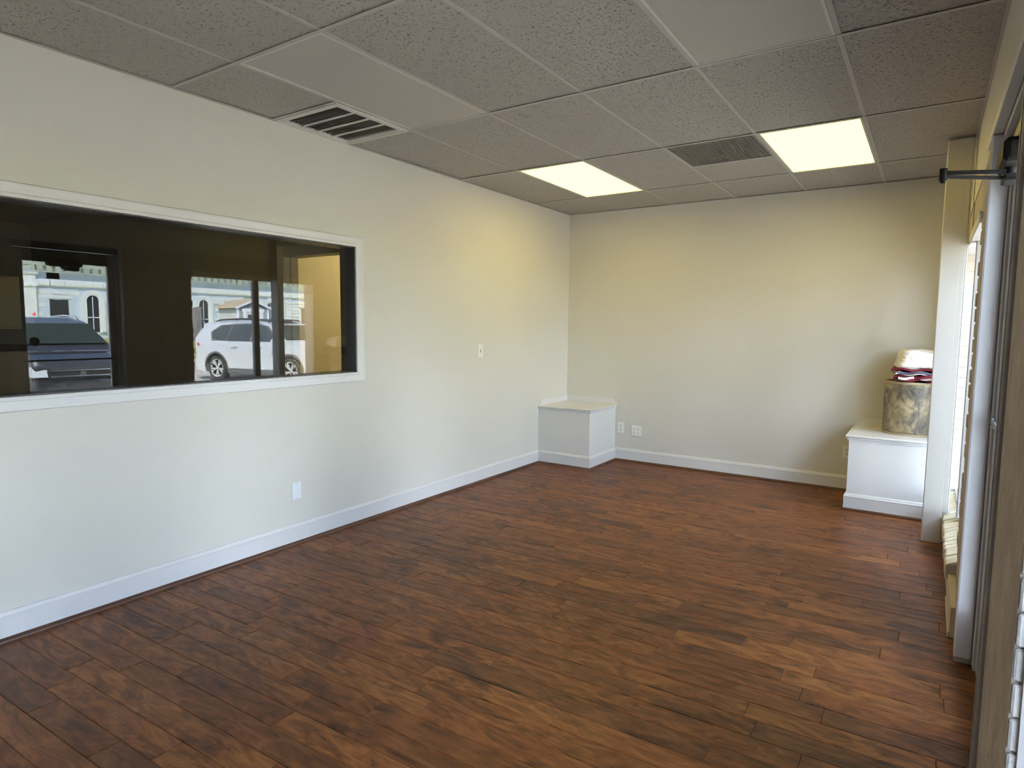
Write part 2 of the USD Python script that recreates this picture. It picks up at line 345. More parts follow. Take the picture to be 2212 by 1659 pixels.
# far pier: room face, jagged brick edge to the window, smooth white reveal to the door
part('pier', prism([(3.577, DY1+.012), (3.8, DY1+.012), (3.8, FY0-.05), (XR-.002, FY0-.05)], 'z', 0, DZ), 'smeared_plaster', wr, label='tan plastered brick pier between door and far window')
part('reveal', bx(XR-.025, XR+.036, DY1, DY1+.014, .022, DZ-.01, .006), 'reveal_paint', wr, label='smooth white painted door reveal')
part('reveal', bx(XR+.041, 3.8, DY1+.006, DY1+.03, .0, DZ-.01, .002), 'reveal_paint', wr)
z = 0.16
while z < 2.0:
    e = br.uniform(-.004, .004); e2 = br.uniform(-.008, .006)
    part('brick', bx(XR-.005+e, XR+.11, FY0-.11, FY0+e2, z+.004, min(z+CH-.004, 2.0), .005), 'smeared_plaster', wr); z += CH
part('joint', bx(XR, 3.8, FY0-.12, FY0-.008, 0, 2.0), 'smeared_plaster', wr)
z = 0.16
while z < 2.0:                                                        # far side of the window opening
    e = br.uniform(-.004, .004)
    part('brick', bx(XR-.012+e*.3, XR+.16, FY1+.002+e*.3, FY1+.12, z+.0015, min(z+CH-.0015, 2.0), .004), 'reveal_tan', wr); z += CH
part('joint', bx(XR-.010, 3.79, FY1+.006, YB, 0, 2.235), 'reveal_tan', wr)
# rowlock sill of painted bricks, each sloped
y = FY0-.02; k = 0
while y < FY1-.03:
    e = br.uniform(-.005, .005); dz = br.uniform(-.003, .003); P = []
    for Y in (y+.003, y+.066):
        P += [(3.550+e, Y, .118), (3.550+e, Y, .192+dz), (3.556+e, Y, .200+dz), (3.634, Y, .236+dz), (3.634, Y, .118)]
    part('sill_brick', trimesh.convex.convex_hull(np.array(P)), 'brick_cream', wr); y += .0703
part('sill_bed', cat_(prism([(3.556, .118), (3.556, .186), (3.668, .236), (3.8, .236), (3.8, .10)], 'y', FY0-.02, FY1), bx(3.566, XR+.01, FY0-.02, FY1, 0, .125)), 'mortar', wr)
part('lintel', bx(XR-.016, XR+.06, FY0+.02, FY1+.02, 1.985, 2.045, .004), 'brick_white', wr, label='pale lintel above the far window')
part('trim_1', cat_(bx(XR-.036, XR-.004, DY1+.25, FY0-.025, .0, .150, .003), bx(XR-.042, XR-.034, DY1+.25, FY0-.025, .0, .03, .003)), 'cream_wood', label='short cream base board on the pier', kind='structure')
part('trim_2', cat_(bx(XR-.026, XR+.012, NY1+.3, DY1+.30, DZ-.004, DZ+.028, .004), bx(XR+.012, XR+.05, NY1+.3, DY1+.02, DZ-.022, DZ-.001, .003)), 'frame_light', label='painted head trim above the storefront door', kind='structure')

# interior window in the left wall
w1 = thing('window_1', 'wide white framed interior window reflecting the street', kind='structure')
PF = [(-.004, .0), (-.004, .012), (.006, .016), (.012, .016), (.016, .013), (.040, .017), (.046, .021), (.058, .021), (.062, .016), (.062, 0)]
part('casing', casing(WY0, WY1, WZ0, WZ1, PF, 0.0), 'trim_white', w1, smooth=35, label='white moulded casing')
def ringbox(y0, y1, z0, z1, t, x0, x1): return cat_(bx(x0, x1, y0, y0+t, z0, z1), bx(x0, x1, y1-t, y1, z0, z1), bx(x0, x1, y0+t, y1-t, z0, z0+t), bx(x0, x1, y0+t, y1-t, z1-t, z1))
part('liner', ringbox(WY0, WY1, WZ0, WZ1, .010, -.15, -.001), 'bronze', w1, label='dark bronze jamb liner')
part('glass', bx(-.051, -.045, WY0+.008, WY1-.008, WZ0+.008, WZ1-.008), 'pane_interior', w1)

# storefront windows and door
def store_window(name, y0, y1, mulls, label, fr=.045):
    w = thing(name, label, kind='structure'); xg = 3.638
    part('frame', ringbox(y0, y1, WZ[0]-.02, WZ[1]+.02, fr, xg-(.022 if fr > .03 else .006), xg+.028), 'frame_grey', w)
    for m in mulls: part('mullion', cat_(bx(xg-.022, xg+.028, m-.040, m-.006, WZ[0], WZ[1], .003), bx(xg-.012, xg+.020, m-.006, m+.006, WZ[0], WZ[1]), bx(xg-.022, xg+.028, m+.006, m+.040, WZ[0], WZ[1], .003)), 'frame_grey', w)
    e = [y0+.03]+[v for m in mulls for v in (m-.03, m+.03)]+[y1-.03]
    for a, b in zip(e[::2], e[1::2]): part('glass', bx(xg, xg+.006, a, b, WZ[0], WZ[1]), 'pane_storefront', w)
store_window('window_2', FY0-.02, FY1+.03, (6.24,), fr=.022, label='storefront window beyond the door behind the white column')
store_window('window_3', NY0-.02, NY1+.02, (1.98,), 'storefront window beside the viewpoint')
d1 = thing('door_1', 'glazed storefront door in a grey metal frame', kind='structure', loc=(3.66, (DY0+DY1)/2, 0))
JX0, JX1 = XR+.036, 3.70
part('jamb', cat_(bx(JX0+.006, JX1, DY1-.042, DY1+.004, 0, 2.19, .002), bx(JX0+.024, JX1, DY1-.055, DY1-.040, 0, 2.19)), 'frame_light', d1)
part('jamb', cat_(bx(XR-.013, JX1, PY0+.01, PY0+.075, 0, 2.19, .004), bx(XR-.004, JX1, PY0+.075, DY0+.005, 0, 2.19, .003), bx(XR-.0165, XR-.011, PY0+.030, PY0+.042, 0, 2.19, .002)), 'frame_grey', d1)
part('head', cat_(bx(XR+.036, JX1, DY0-.045, DY1+.004, 2.15, 2.20, .003), bx(XR+.05, JX1, DY0-.045, DY1, 2.20, DZ+.01)), 'frame_dark', d1)
DX0, DX1 = XR+.050, XR+.092; ly0, ly1 = DY0+.010, DY1-.048
part('stile', bx(DX0, DX1, ly0, ly0+.085, .012, 2.145, .003), 'frame_grey', d1); part('stile', bx(DX0, DX1, ly1-.055, ly1, .012, 2.145, .003), 'frame_grey', d1)
part('rail', bx(DX0, DX1, ly0+.085, ly1-.055, 2.025, 2.145, .003), 'frame_dark', d1); part('rail', bx(DX0, DX1, ly0+.085, ly1-.055, .012, .25, .003), 'frame_grey', d1)
part('glass', bx(XR+.066, XR+.072, ly0+.08, ly1-.05, .24, 2.035), 'pane_storefront', d1)
part('push_bar', cat_(tube([(XR+.040, ly0+.06, 1.07), (XR+.040, ly1-.03, 1.07)], .009), bx(XR+.036, DX0, ly0+.05, ly0+.075, 1.05, 1.09), bx(XR+.036, DX0, ly1-.045, ly1-.02, 1.05, 1.09)), 'frame_dark', d1)
part('threshold', bx(XR+.056, 3.80, DY0-.04, DY1, -.06, .008, .003), 'bronze', d1)

# base boards and shoe moulding
BP = [(0, .018), (.0145, .018), (.0145, .104), (.0165, .108), (.0165, .114), (.0115, .118), (.0100, .128), (.0055, .134), (.0, .136)]
SP = [(0, 0), (.019, 0), (.0185, .006), (.0155, .012), (.011, .0165), (.006, .0185), (0, .019)]
PLX, PLY, PRX, PRY = 0.606, 7.034, 2.920, 6.985
part('baseboard_left', sweep(BP, [(0, YF), (0, PLY)]), 'trim_white', label='white base board along the long left wall', kind='structure', smooth=30)
part('baseboard_back', sweep(BP, [(PLX+.0, YB), (PRX, YB)]), 'trim_white', label='white base board along the end wall', kind='structure', smooth=30)
part('trim_3', sweep(SP, [(.0145, YF), (.0145, PLY-.0145), (PLX+.0145, PLY-.0145), (PLX+.0145, YB-.0145), (PRX-.0145, YB-.0145), (PRX-.0145, PRY-.0145), (3.435, PRY-.0145)]), 'shoe_wood', label='dark brown shoe moulding along walls and plinths', kind='structure', smooth=40)
# ------------------------------------------------------------------ ceiling fittings
def troffer(name, i, y0, lit, label, group):
    x0, x1, y1 = GX[i-1], GX[i], y0+1.2192
    t = thing(name, label, 'ceiling light', (x0, y0, ZC), group=group)
    part('frame', ringbox2(x0+.012, x1-.012, y0+.012, y1-.012, .012, ZC+.002, ZC+.016), 'grille_paint', t)
    part('diffuser', bx(x0+.022, x1-.022, y0+.022, y1-.022, ZC+.0045, ZC+.0085, .001), 'panel_light' if lit else 'panel_smooth', t, label='glowing diffuser' if lit else 'dull unlit diffuser')
    part('housing', bx(x0+.012, x1-.012, y0+.012, y1-.012, ZC+.018, ZC+.09), 'grille_paint', t)
def ringbox2(x0, x1, y0, y1, t, z0, z1):
    return cat_(bx(x0, x0+t, y0, y1, z0, z1), bx(x1-t, x1, y0, y1, z0, z1), bx(x0+t, x1-t, y0, y0+t, z0, z1), bx(x0+t, x1-t, y1-t, y1, z0, z1))
troffer('ceiling_light', 1, GY[5], True, 'lit warm white ceiling panel nearer the long left wall', 'lit ceiling panels')
troffer('ceiling_light', 4, GY[5], True, 'lit warm white ceiling panel right of the dark return grille', 'lit ceiling panels')
troffer('ceiling_light', 1, GY[3], False, 'unlit smooth ceiling panel beside the slotted register', 'unlit ceiling panels')
troffer('ceiling_light', 4, GY[3], False, 'unlit smooth ceiling panel at the top edge, right of centre', 'unlit ceiling panels')
t = thing('ceiling_register', 'white slotted air register in the ceiling against the left wall', 'air vent', (.29, GY[3]+.914, ZC))
vx0, vx1, vy0, vy1 = .004, GX[0]-.012, GY[3]+.622, GY[4]-.012
part('frame', cat_(ringbox2(vx0, vx1, vy0, vy1, .018, ZC-.003, ZC+.006), ringbox2(vx0+.018, vx1-.018, vy0+.018, vy1-.018, .030, ZC+.001, ZC+.010)), 'grille_paint', t)
iy0, iy1 = vy0+.048, vy1-.048; stp = (iy1-iy0)/4
for k in range(1, 4): part('bar', bx(vx0+.046, vx1-.046, iy0+k*stp-.0085, iy0+k*stp+.0085, ZC-.001, ZC+.008, .002), 'grille_paint', t)
for k in range(4):
    for q in range(4):
        c = iy0+k*stp+.018+q*(stp-.03)/3.3
        part('louver', prism([(c-.010, ZC+.006), (c-.008, ZC+.006), (c+.014, ZC+.030), (c+.012, ZC+.030)], 'x', vx0+.046, vx1-.046), 'louver_grey', t)
part('duct_box', cat_(bx(vx0+.01, vx1-.01, vy0+.01, vy1-.01, ZC+.05, ZC+.06), ringbox2(vx0+.04, vx1-.04, vy0+.04, vy1-.04, .004, ZC+.008, ZC+.05)), 'louver_grey', t)
t = thing('return_grille', 'dark grey perforated return air grille between the lit ceiling panels', 'air vent', (GX[2]+.3, GY[5]+.3, ZC))
gx0, gx1, gy0, gy1 = GX[2]+.012, GX[3]-.012, GY[5]+.012, GY[5]+.598
part('frame', ringbox2(gx0, gx1, gy0, gy1, .010, ZC+.001, ZC+.010), 'louver_grey', t)
mesh_ = []
for k in range(1, 40):
    c = gy0+k*(gy1-gy0)/40; mesh_.append(bx(gx0, gx1, c-.0045, c+.0045, ZC+.004, ZC+.009))
    c = gx0+k*(gx1-gx0)/40; mesh_.append(bx(c-.0045, c+.0045, gy0, gy1, ZC+.004, ZC+.009))
part('mesh', cat_(*mesh_), 'louver_grey', t, kind='stuff')
part('backing', bx(gx0, gx1, gy0, gy1, ZC+.020, ZC+.024), 'louver_grey', t)

# ------------------------------------------------------------------ wall plates
def plate_on_left(name, label, y, z, w, h, m='plate_white', cat='wall plate'):
    t = thing(name, label, cat, (0, y, z)); part('plate', bx(0, .0055, y-w/2, y+w/2, z-h/2, z+h/2, .002), m, t)
    for s in (-1, 1): part('screw', cyl((.0058, y, z+s*h*.42 if cat != 'light switch' else z+s*.03), .003, .0012, 'x', 10), 'screw_metal', t)
    return t
t = plate_on_left('blank_plate', 'blank white cover plate low on the left wall', 3.974, .352, .070, .115, 'plate_blue')
t = plate_on_left('light_switch', 'white toggle light switch on the left wall near the corner', 5.993, 1.216, .072, .118, cat='light switch')
part('slot', bx(.0052, .0062, 5.993-.006, 5.993+.006, 1.204, 1.228), 'slot_dark', t)
part('toggle', prism([(.005, 1.212), (.018, 1.204), (.018, 1.210), (.005, 1.222)], 'y', 5.993-.004, 5.993+.004), 'plate_white', t)
def outlet_on_back(name, label, xs, z, w, h, cat='outlet'):
    x = sum(xs)/len(xs); t = thing(name, label, cat, (x, YB, z)); part('plate', bx(x-w/2, x+w/2, YB-.006, YB, z-h/2, z+h/2, .002), 'plate_white', t)
    for a in xs:
        for s in (-1, 1):
            r = part('receptacle', bx(a-.0165, a+.0165, YB-.0075, YB-.005, z+s*.0195-.0145, z+s*.0195+.0145, .004), 'plate_white', t)
            part('slots', cat_(bx(a-.0075, a-.0050, YB-.0080, YB-.0070, z+s*.0195-.002, z+s*.0195+.009), bx(a+.0045, a+.0070, YB-.0080, YB-.0070, z+s*.0195-.001, z+s*.0195+.008), bx(a-.003, a+.003, YB-.0080, YB-.0070, z+s*.0195-.010, z+s*.0195-.004)), 'slot_dark', r)
    return t
outlet_on_back('outlet', 'white double-gang outlet on the end wall right of the corner plinth', (.829, .875), .340, .116, .112)
outlet_on_back('outlet', 'white single outlet partly hidden behind the right-hand plinth', (2.852,), .350, .072, .115)
t = thing('jack_plate', 'narrow white jack plate on the end wall touching the corner plinth', 'wall plate', (.672, YB, .36))
part('plate', bx(.637, .707, YB-.006, YB, .302, .415, .002), 'plate_white', t)
for z in (.332, .359, .386): part('jack', cyl((.672, YB-.0065, z), .0052 if z != .359 else .004, .003, 'y', 12), 'slot_dark', t)

# ------------------------------------------------------------------ plinths
CAPP = [(0, 0), (.006, 0), (.008, .010), (.016, .016), (.016, .022), (.010, .024), (.022, .030), (.022, .038), (0, .038)]
def capm(z): return [(o, h+z-.038) for o, h in CAPP]
ZT = .612
t = thing('corner_plinth', 'low white boxed display plinth filling the far left corner', 'display plinth', (.3, 7.35, 0))
part('body', bx(0, PLX, PLY, YB, 0, ZT-.02, .002), 'plinth_white', t)
part('top', bx(0, PLX+.004, PLY-.004, YB, ZT-.022, ZT, .002), 'plinth_top', t)
part('moulding', sweep(capm(ZT-.002), [(0, PLY), (PLX, PLY), (PLX, YB)]), 'trim_white', t, smooth=30)
part('base_board', sweep(BP, [(0, PLY), (PLX, PLY), (PLX, YB)]), 'trim_white', t, smooth=30)
part('upstand', prism([(PLY, ZT), (PLY+.045, ZT+.060), (YB, ZT+.060), (YB, ZT)], 'x', 0, .014), 'trim_white', t)
part('upstand', prism([(.0, ZT), (.0, ZT+.060), (PLX-.045, ZT+.060), (PLX, ZT)], 'y', YB-.014, YB), 'trim_white', t)
ZR = .604; DZR = ZR+.0015; PRE = 3.545
t = thing('display_plinth', 'white boxed plinth in the far right corner carrying the drum', 'display plinth', (3.2, 7.3, 0))
part('body', bx(PRX, PRE, PRY, YB, 0, ZR-.02, .002), 'plinth_white', t)
part('top', bx(PRX-.004, PRE, PRY-.004, YB, ZR-.022, ZR, .002), 'plinth_top', t)
part('moulding', sweep(capm(ZR-.002), [(PRX, YB), (PRX, PRY), (PRE, PRY)]), 'trim_white', t, smooth=30)
part('base_board', sweep(BP, [(PRX, YB), (PRX, PRY), (PRE, PRY)]), 'trim_white', t, smooth=30)
part('upstand', prism([(PRX, ZR), (PRX+.045, ZR+.060), (PRE, ZR+.060), (PRE, ZR)], 'y', YB-.014, YB), 'trim_white', t)

# drum and folded cloth
plain('drum_band', (0.42, 0.33, 0.20), 0.5, 0.4)
plain('canvas_white', (0.80, 0.77, 0.70), 0.8, 0.2, bump=(900, 0.0006))
plain('canvas_red', (0.16, 0.018, 0.032), 0.75, 0.25)
plain('canvas_navy', (0.10, 0.09, 0.13), 0.75, 0.25)
M['drum_skin'] = mat(stage, '/World/Looks/drum_skin', {
    'g': ('geometry', {}), 'map': ('mapping', {'scale': (7, 7, 6)}), 'n': ('noise_texture', {'scale': 1.0, 'detail': 6, 'roughness': 0.65, 'distortion': 0.7}),
    'r': ('rgb_ramp', {'ramp': [(0.36, (0.055, 0.052, 0.045)), (0.46, (0.16, 0.135, 0.09)), (0.56, (0.36, 0.29, 0.17)), (0.7, (0.46, 0.38, 0.23))]}),
    'ms': ('mapping', {'scale': (30, 30, 8)}), 'n2': ('noise_texture', {'scale': 1.0, 'detail': 5, 'roughness': 0.7, 'distortion': 2.0}),
    'r2': ('rgb_ramp', {'ramp': [(0.66, (0, 0, 0)), (0.72, (1, 1, 1))]}), 'm': ('mix_color', {'b': (0.46, 0.42, 0.33)}),
    'b': ('bump', {'distance': 0.003}), 'p': ('principled_bsdf', {'roughness': 0.42, 'specular_ior_level': 0.5})},
    [('g.position', 'map.vector'), ('map.vector', 'n.vector'), ('n.fac', 'r.fac'), ('g.position', 'ms.vector'), ('ms.vector', 'n2.vector'), ('n2.fac', 'r2.fac'), ('r2.color', 'm.fac'), ('r.color', 'm.a'),
     ('m.result', 'p.base_color'), ('n2.fac', 'b.height'), ('b.normal', 'p.normal')], surface='p.BSDF')
DC = (3.325, 7.405); DR = .206
t = thing('drum', 'stained tan cylindrical drum on the right-hand plinth under folded cloth', 'drum', (DC[0], DC[1], DZR))
part('body', lathe([(0, .006), (DR-.008, .006), (DR-.002, .02), (DR+.001, .10), (DR, .28), (DR-.002, .40), (DR-.010, .418), (0, .420)], (*DC, DZR), 64), 'drum_skin', t, smooth=35)
part('bottom_rim', lathe([(DR-.012, 0), (DR+.004, 0), (DR+.005, .006), (DR+.004, .012), (DR-.012, .012)], (*DC, DZR), 64), 'drum_band', t, smooth=35)
part('top_rim', lathe([(DR-.016, .408), (DR+.001, .406), (DR+.003, .414), (DR-.003, .424), (DR-.016, .424)], (*DC, DZR), 64), 'drum_band', t, smooth=35)
t = thing('folded_banner', 'folded white canvas with burgundy folds underneath, heaped on the drum', 'folded cloth', (DC[0], DC[1], ZR+.424))
def soft_block(cx, cy, hx, hy, z0, h, rot, seed, taper=0.0, wob=.012, n=4.0):
    m = trimesh.creation.icosphere(5, 1.0); v = m.vertices.copy()
    nn = (np.abs(v)**n).sum(1)**(1/n); v = v/nn[:, None]
    nz = meshkit.fbm(v*2.3+seed, 3, seed)-.5
    k = 1-taper*(v[:, 2]*.5+.5)
    p = np.c_[v[:, 0]*hx*k, v[:, 1]*hy*k, (v[:, 2]*.5+.5)*h]
    p += m.vertex_normals*nz[:, None]*wob*2
    p[:, 2] = np.maximum(p[:, 2], 0); a = math.radians(rot)
    p = np.c_[p[:, 0]*math.cos(a)-p[:, 1]*math.sin(a)+cx, p[:, 0]*math.sin(a)+p[:, 1]*math.cos(a)+cy, p[:, 2]+z0]
    return trimesh.Trimesh(p, m.faces, process=False)
cz = DZR+.426
def fold_layer(cx, cy, w, d, z, th, rot, seed, amp=.012):
    """one loop of folded cloth: a rounded sheet doubled over at its front edge"""
    nx, ns = 26, 18; V = []
    for i in range(nx+1):
        u = i/nx-.5
        for j in range(ns+1):
            s = j/ns; a = -math.pi/2+math.pi*min(max((s-.42)/.16, 0), 1)
            if s < .42: yy, zz = -d/2+d*(1-(.42-s)/.42)*0+d*((.42-s)/.42), 0.0
            elif s > .58: yy, zz = -d/2+d*((s-.58)/.42), th
            else: yy, zz = -d/2-th/2*math.cos(a), th/2+th/2*math.sin(a)
            yy += amp*math.sin(u*9+seed)*1.2; zz += amp*.55*math.sin(u*13+seed*2+yy*8)
            V.append((u*w, yy, zz))
    V = np.array(V); F = []
    for i in range(nx):
        for j in range(ns):
            a = i*(ns+1)+j; F += [(a, a+1, a+ns+2), (a, a+ns+2, a+ns+1)]
    V2 = V.copy(); m = trimesh.Trimesh(V, np.array(F), process=False)
    nrm = m.vertex_normals; k = len(V); Vs = np.vstack([V, V-nrm*.003]); Fs = list(F)+[(c+k, b+k, a+k) for a, b, c in F]
    edge = [i*(ns+1) for i in range(nx+1)], [i*(ns+1)+ns for i in range(nx+1)], list(range(ns+1)), [nx*(ns+1)+j for j in range(ns+1)]
    for e in edge:
        for a, b in zip(e[:-1], e[1:]): Fs += [(a, b, b+k), (a, b+k, a+k)]
    a = math.radians(rot); p = Vs
    p = np.c_[p[:, 0]*math.cos(a)-p[:, 1]*math.sin(a)+cx, p[:, 0]*math.sin(a)+p[:, 1]*math.cos(a)+cy, p[:, 2]+z]
    m = trimesh.Trimesh(p, np.array(Fs), process=False); trimesh.repair.fix_normals(m); return m
folds = [(.035, -.035, .33, .33, .004, .014, -4, 1.0, 'canvas_red'), (.030, -.050, .30, .30, .016, .014, 5, 2.3, 'canvas_white'), (.050, -.045, .33, .32, .026, .018, -8, 3.1, 'canvas_red'),
         (.012, -.055, .29, .30, .050, .014, 3, 4.2, 'canvas_white'), (.030, -.052, .33, .32, .058, .016, 9, 5.0, 'canvas_navy'), (.020, -.055, .34, .32, .082, .014, -3, 6.4, 'canvas_red')]
for q, (ox, oy, w, d, z, th, ro, sdv, mm) in enumerate(folds):
    part('fold', fold_layer(DC[0]+ox, DC[1]+oy, w, d, cz+z+.008, th, ro, sdv), mm, t, smooth=50, label={'canvas_red': 'burgundy fold', 'canvas_white': 'white lined fold', 'canvas_navy': 'dark plum fold'}[mm])
part('canvas', soft_block(DC[0]+.035, DC[1]-.02, .180, .185, cz+.086, .165, 8, 4, .22, .022, 6.0), 'canvas_white', t, smooth=True, label='white canvas top')

# white boxed column in front of the far storefront window
t = thing('column', 'slim white boxed column standing in front of the far storefront window', 'column', (3.49, 6.47, 0))
part('shaft', cat_(bx(3.436, 3.546, 6.43, 6.515, 0, 2.664, .005), bx(3.54, 3.572, 6.4305, 6.5145, .222, 2.664, .002)), 'pillar_paint', t)
part('edge_strip', bx(3.5725, 3.5805, 6.432, 6.512, .226, 2.664, .003), 'trim_white', t)

# door closer
t = thing('door_closer', 'black door closer with folded arm at the top of the storefront door', 'door closer', (3.63, 4.16, 2.0))
part('body', cat_(bx(3.574, 3.650, 4.00, 4.27, 1.985, 2.060, .012), bx(3.584, 3.652, 3.985, 4.29, 1.992, 2.052, .008)), 'black_metal', t)
part('spindle', cyl((3.606, 4.12, 1.978), .016, .026, 'z', 16), 'black_metal', t)
EL = (3.4175, 4.10, 1.982)
def flat_arm(a, b, w, h):
    a, b = np.array(a, float), np.array(b, float); d = b-a; L = np.linalg.norm(d); d /= L
    s = np.cross(d, [0, 0, 1.]); s /= np.linalg.norm(s); u = np.cross(s, d)
    P = [a+s*i*w/2+u*j*h/2 for i in (-1, 1) for j in (-1, 1)]+[b+s*i*w/2*.8+u*j*h/2 for i in (-1, 1) for j in (-1, 1)]
    return trimesh.convex.convex_hull(np.array(P))
part('main_arm', cat_(flat_arm((3.606, 4.12, 1.972), (EL[0], EL[1], EL[2]+.004), .022, .010), cyl((3.606, 4.12, 1.970), .018, .012)), 'black_metal', t)
part('forearm', cat_(flat_arm((EL[0], EL[1], EL[2]-.009), (3.606, 4.175, 1.9605), .020, .009), cyl((3.606, 4.175, 1.958), .013, .012)), 'black_metal', t)
part('elbow', cat_(cyl((EL[0], EL[1], EL[2]-.002), .0125, .040), cyl((EL[0], EL[1], EL[2]-.025), .008, .012)), 'black_metal', t)
part('shoe', bx(3.588, 3.646, 4.14, 4.26, 1.950, 1.9845, .006), 'black_metal', t)
t = thing('door_sign', 'small dark rectangular notice high on the door glass', 'sign', (3.664, 4.053, 1.9))
part('card', bx(3.6635, 3.6655, 4.0, 4.106, 1.866, 1.922), 'louver_grey', t)
part('border', ringbox(3.998, 4.108, 1.864, 1.924, .006, 3.6630, 3.6650), 'black_metal', t)
t = thing('door_sticker', 'dark eight-sided sticker on the door glass near its edge', 'sticker', (3.664, 3.868, 1.256))
m_ = cyl((3.6645, 3.868, 1.256), .046, .0022, 'x', 8); part('disc', m_, 'slot_dark', t)

# ------------------------------------------------------------------ the dim office behind the interior window, and the lit hall beyond it
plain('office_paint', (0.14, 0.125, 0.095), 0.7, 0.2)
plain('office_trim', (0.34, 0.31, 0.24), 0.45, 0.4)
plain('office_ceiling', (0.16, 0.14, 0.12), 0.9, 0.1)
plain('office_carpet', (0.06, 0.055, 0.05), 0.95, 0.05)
plain('hall_paint', (0.70, 0.62, 0.40), 0.65, 0.3, bump=(260, 0.0006))
plain('cabinet_tan', (0.52, 0.38, 0.20), 0.5, 0.4)
plain('counter_black', (0.015, 0.015, 0.016), 0.25, 0.5)
OY = 4.80
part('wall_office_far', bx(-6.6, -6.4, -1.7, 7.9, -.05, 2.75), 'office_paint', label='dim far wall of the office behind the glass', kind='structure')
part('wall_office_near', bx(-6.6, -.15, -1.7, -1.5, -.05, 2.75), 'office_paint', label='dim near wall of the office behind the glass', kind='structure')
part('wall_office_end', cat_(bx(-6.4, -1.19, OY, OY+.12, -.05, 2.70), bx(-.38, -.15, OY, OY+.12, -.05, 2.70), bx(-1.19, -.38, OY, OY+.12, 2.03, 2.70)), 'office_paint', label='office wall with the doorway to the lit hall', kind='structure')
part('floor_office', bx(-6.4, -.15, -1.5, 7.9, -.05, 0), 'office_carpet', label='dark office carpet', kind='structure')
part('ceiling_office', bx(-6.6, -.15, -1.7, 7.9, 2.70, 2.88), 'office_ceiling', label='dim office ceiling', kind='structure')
part('wall_hall_left', bx(-2.06, -2.0, OY+.12, 7.6, 0, 2.70), 'hall_paint', label='lit yellow hall wall', kind='structure')
part('wall_hall_back', bx(-2.06, -.15, 7.6, 7.9, 0, 2.70), 'hall_paint', label='lit yellow wall at the end of the hall', kind='structure')
part('wall_hall_right', bx(-.17, -.152, OY+.12, 7.6, 0, 2.70), 'hall_paint', label='yellow hall wall next to the room', kind='structure')
d2 = thing('door_2', 'cased doorway from the office into the lit hall', kind='structure', loc=(-.78, OY, 0))
part('casing', cat_(bx(-1.265, -1.175, OY-.018, OY-.001, 0, 2.105, .004), bx(-.395, -.305, OY-.018, OY-.001, 0, 2.105, .004), bx(-1.175, -.395, OY-.018, OY-.001, 2.015, 2.105, .004)), 'office_trim', d2)
part('jamb', cat_(bx(-1.192, -1.170, OY-.005, OY+.13, 0, 2.03, .002), bx(-.400, -.378, OY-.005, OY+.13, 0, 2.03, .002), bx(-1.17, -.40, OY-.005, OY+.13, 2.008, 2.03, .002), bx(-1.172, -1.158, OY+.05, OY+.085, 0, 2.01)), 'office_trim', d2)
t = thing('hall_lamp', 'round warm ceiling lamp in the hall beyond the office', 'ceiling lamp', (-1.0, 6.75, 2.7))
part('base', cyl((-1.0, 6.75, 2.685), .10, .03), 'trim_white', t)
part('globe', lathe([(0, -.085), (.05, -.08), (.10, -.05), (.125, -.0), (.11, .045), (0, .046)], (-1.0, 6.75, 2.62), 24), 'hall_bulb', t, smooth=True)
def cabinet(name, label, x1, y0, y1, z0, z1, n):
    t = thing(name, label, 'cabinet', (-6.2, (y0+y1)/2, z0)); part('body', bx(-6.4, x1, y0, y1, z0, z1, .002), 'cabinet_tan', t)
    w = (y1-y0)/n
    for k in range(n):
        d = part('door', bx(x1, x1+.02, y0+k*w+.006, y0+(k+1)*w-.006, z0+.02, z1-.02, .004), 'cabinet_tan', t)
        part('handle', bx(x1+.02, x1+.03, y0+(k+1)*w-.05, y0+(k+1)*w-.035, z0+.06, z0+.16), 'screw_metal', d)
cabinet('wall_cabinet', 'tan wall cabinet seen dimly through the interior window, upper of the two', -6.06, 2.6, 4.54, 1.355, 2.0, 4)
cabinet('base_cabinet', 'tan counter cabinet seen dimly through the interior window, under the black top', -5.86, 2.6, 4.54, .06, 1.085, 4)
t = part('worktop', bx(-6.4, -5.82, 2.58, 4.56, 1.09, 1.16, .004), 'counter_black', label='black worktop on the counter cabinet behind the interior window', cat='worktop')

# ------------------------------------------------------------------ the street: ground, building, shed, fence, cars
plain('concrete', (0.25, 0.24, 0.22), 0.85, 0.2, bump=(30, 0.004), var=0.12, vscale=1.2)
plain('pale_concrete', (0.46, 0.43, 0.38), 0.85, 0.2, bump=(30, 0.004), var=0.08, vscale=1.0)
plain('grass', (0.16, 0.17, 0.06), 0.9, 0.1, bump=(60, 0.05), var=0.35, vscale=3)
plain('facade_white', (0.76, 0.79, 0.83), 0.8, 0.2, bump=(14, 0.03), var=0.06, vscale=2.5)
plain('facade_grey', (0.44, 0.51, 0.62), 0.8, 0.2, var=0.05)
plain('facade_trim', (0.80, 0.83, 0.87), 0.7, 0.25)
plain('dark_pane', (0.012, 0.012, 0.014), 0.06, 0.5)
plain('plaque_red', (0.45, 0.03, 0.03), 0.5, 0.4)
GZ = -.15
part('pavement', cat_(bx(3.9, 12.2, -30, 70, -.5, GZ), bx(3.8, 5.2, -30, 70, -.5, -.02, .02)), 'concrete', label='grey parking lot and walk in front of the storefront', kind='structure')
part('roadway', bx(12.2, 25, -30, 70, -.5, GZ), 'pale_concrete', label='pale concrete roadway beyond the parking lot', kind='structure')
part('verge', prism([(25, -.5), (25, -.10), (25.15, -.10), (27, .55), (60, .62), (60, -.5)], 'y', -30, 70), 'grass', label='dry grass bank in front of the stone building', kind='structure')
XF = 36.0
t = thing('stone_building', 'grey white rock-faced stone building across the street with arched windows', 'building', (XF, 24, .5))
part('wall', bx(XF, XF+8, 8, 40, .4, 6.0), 'facade_grey', t)
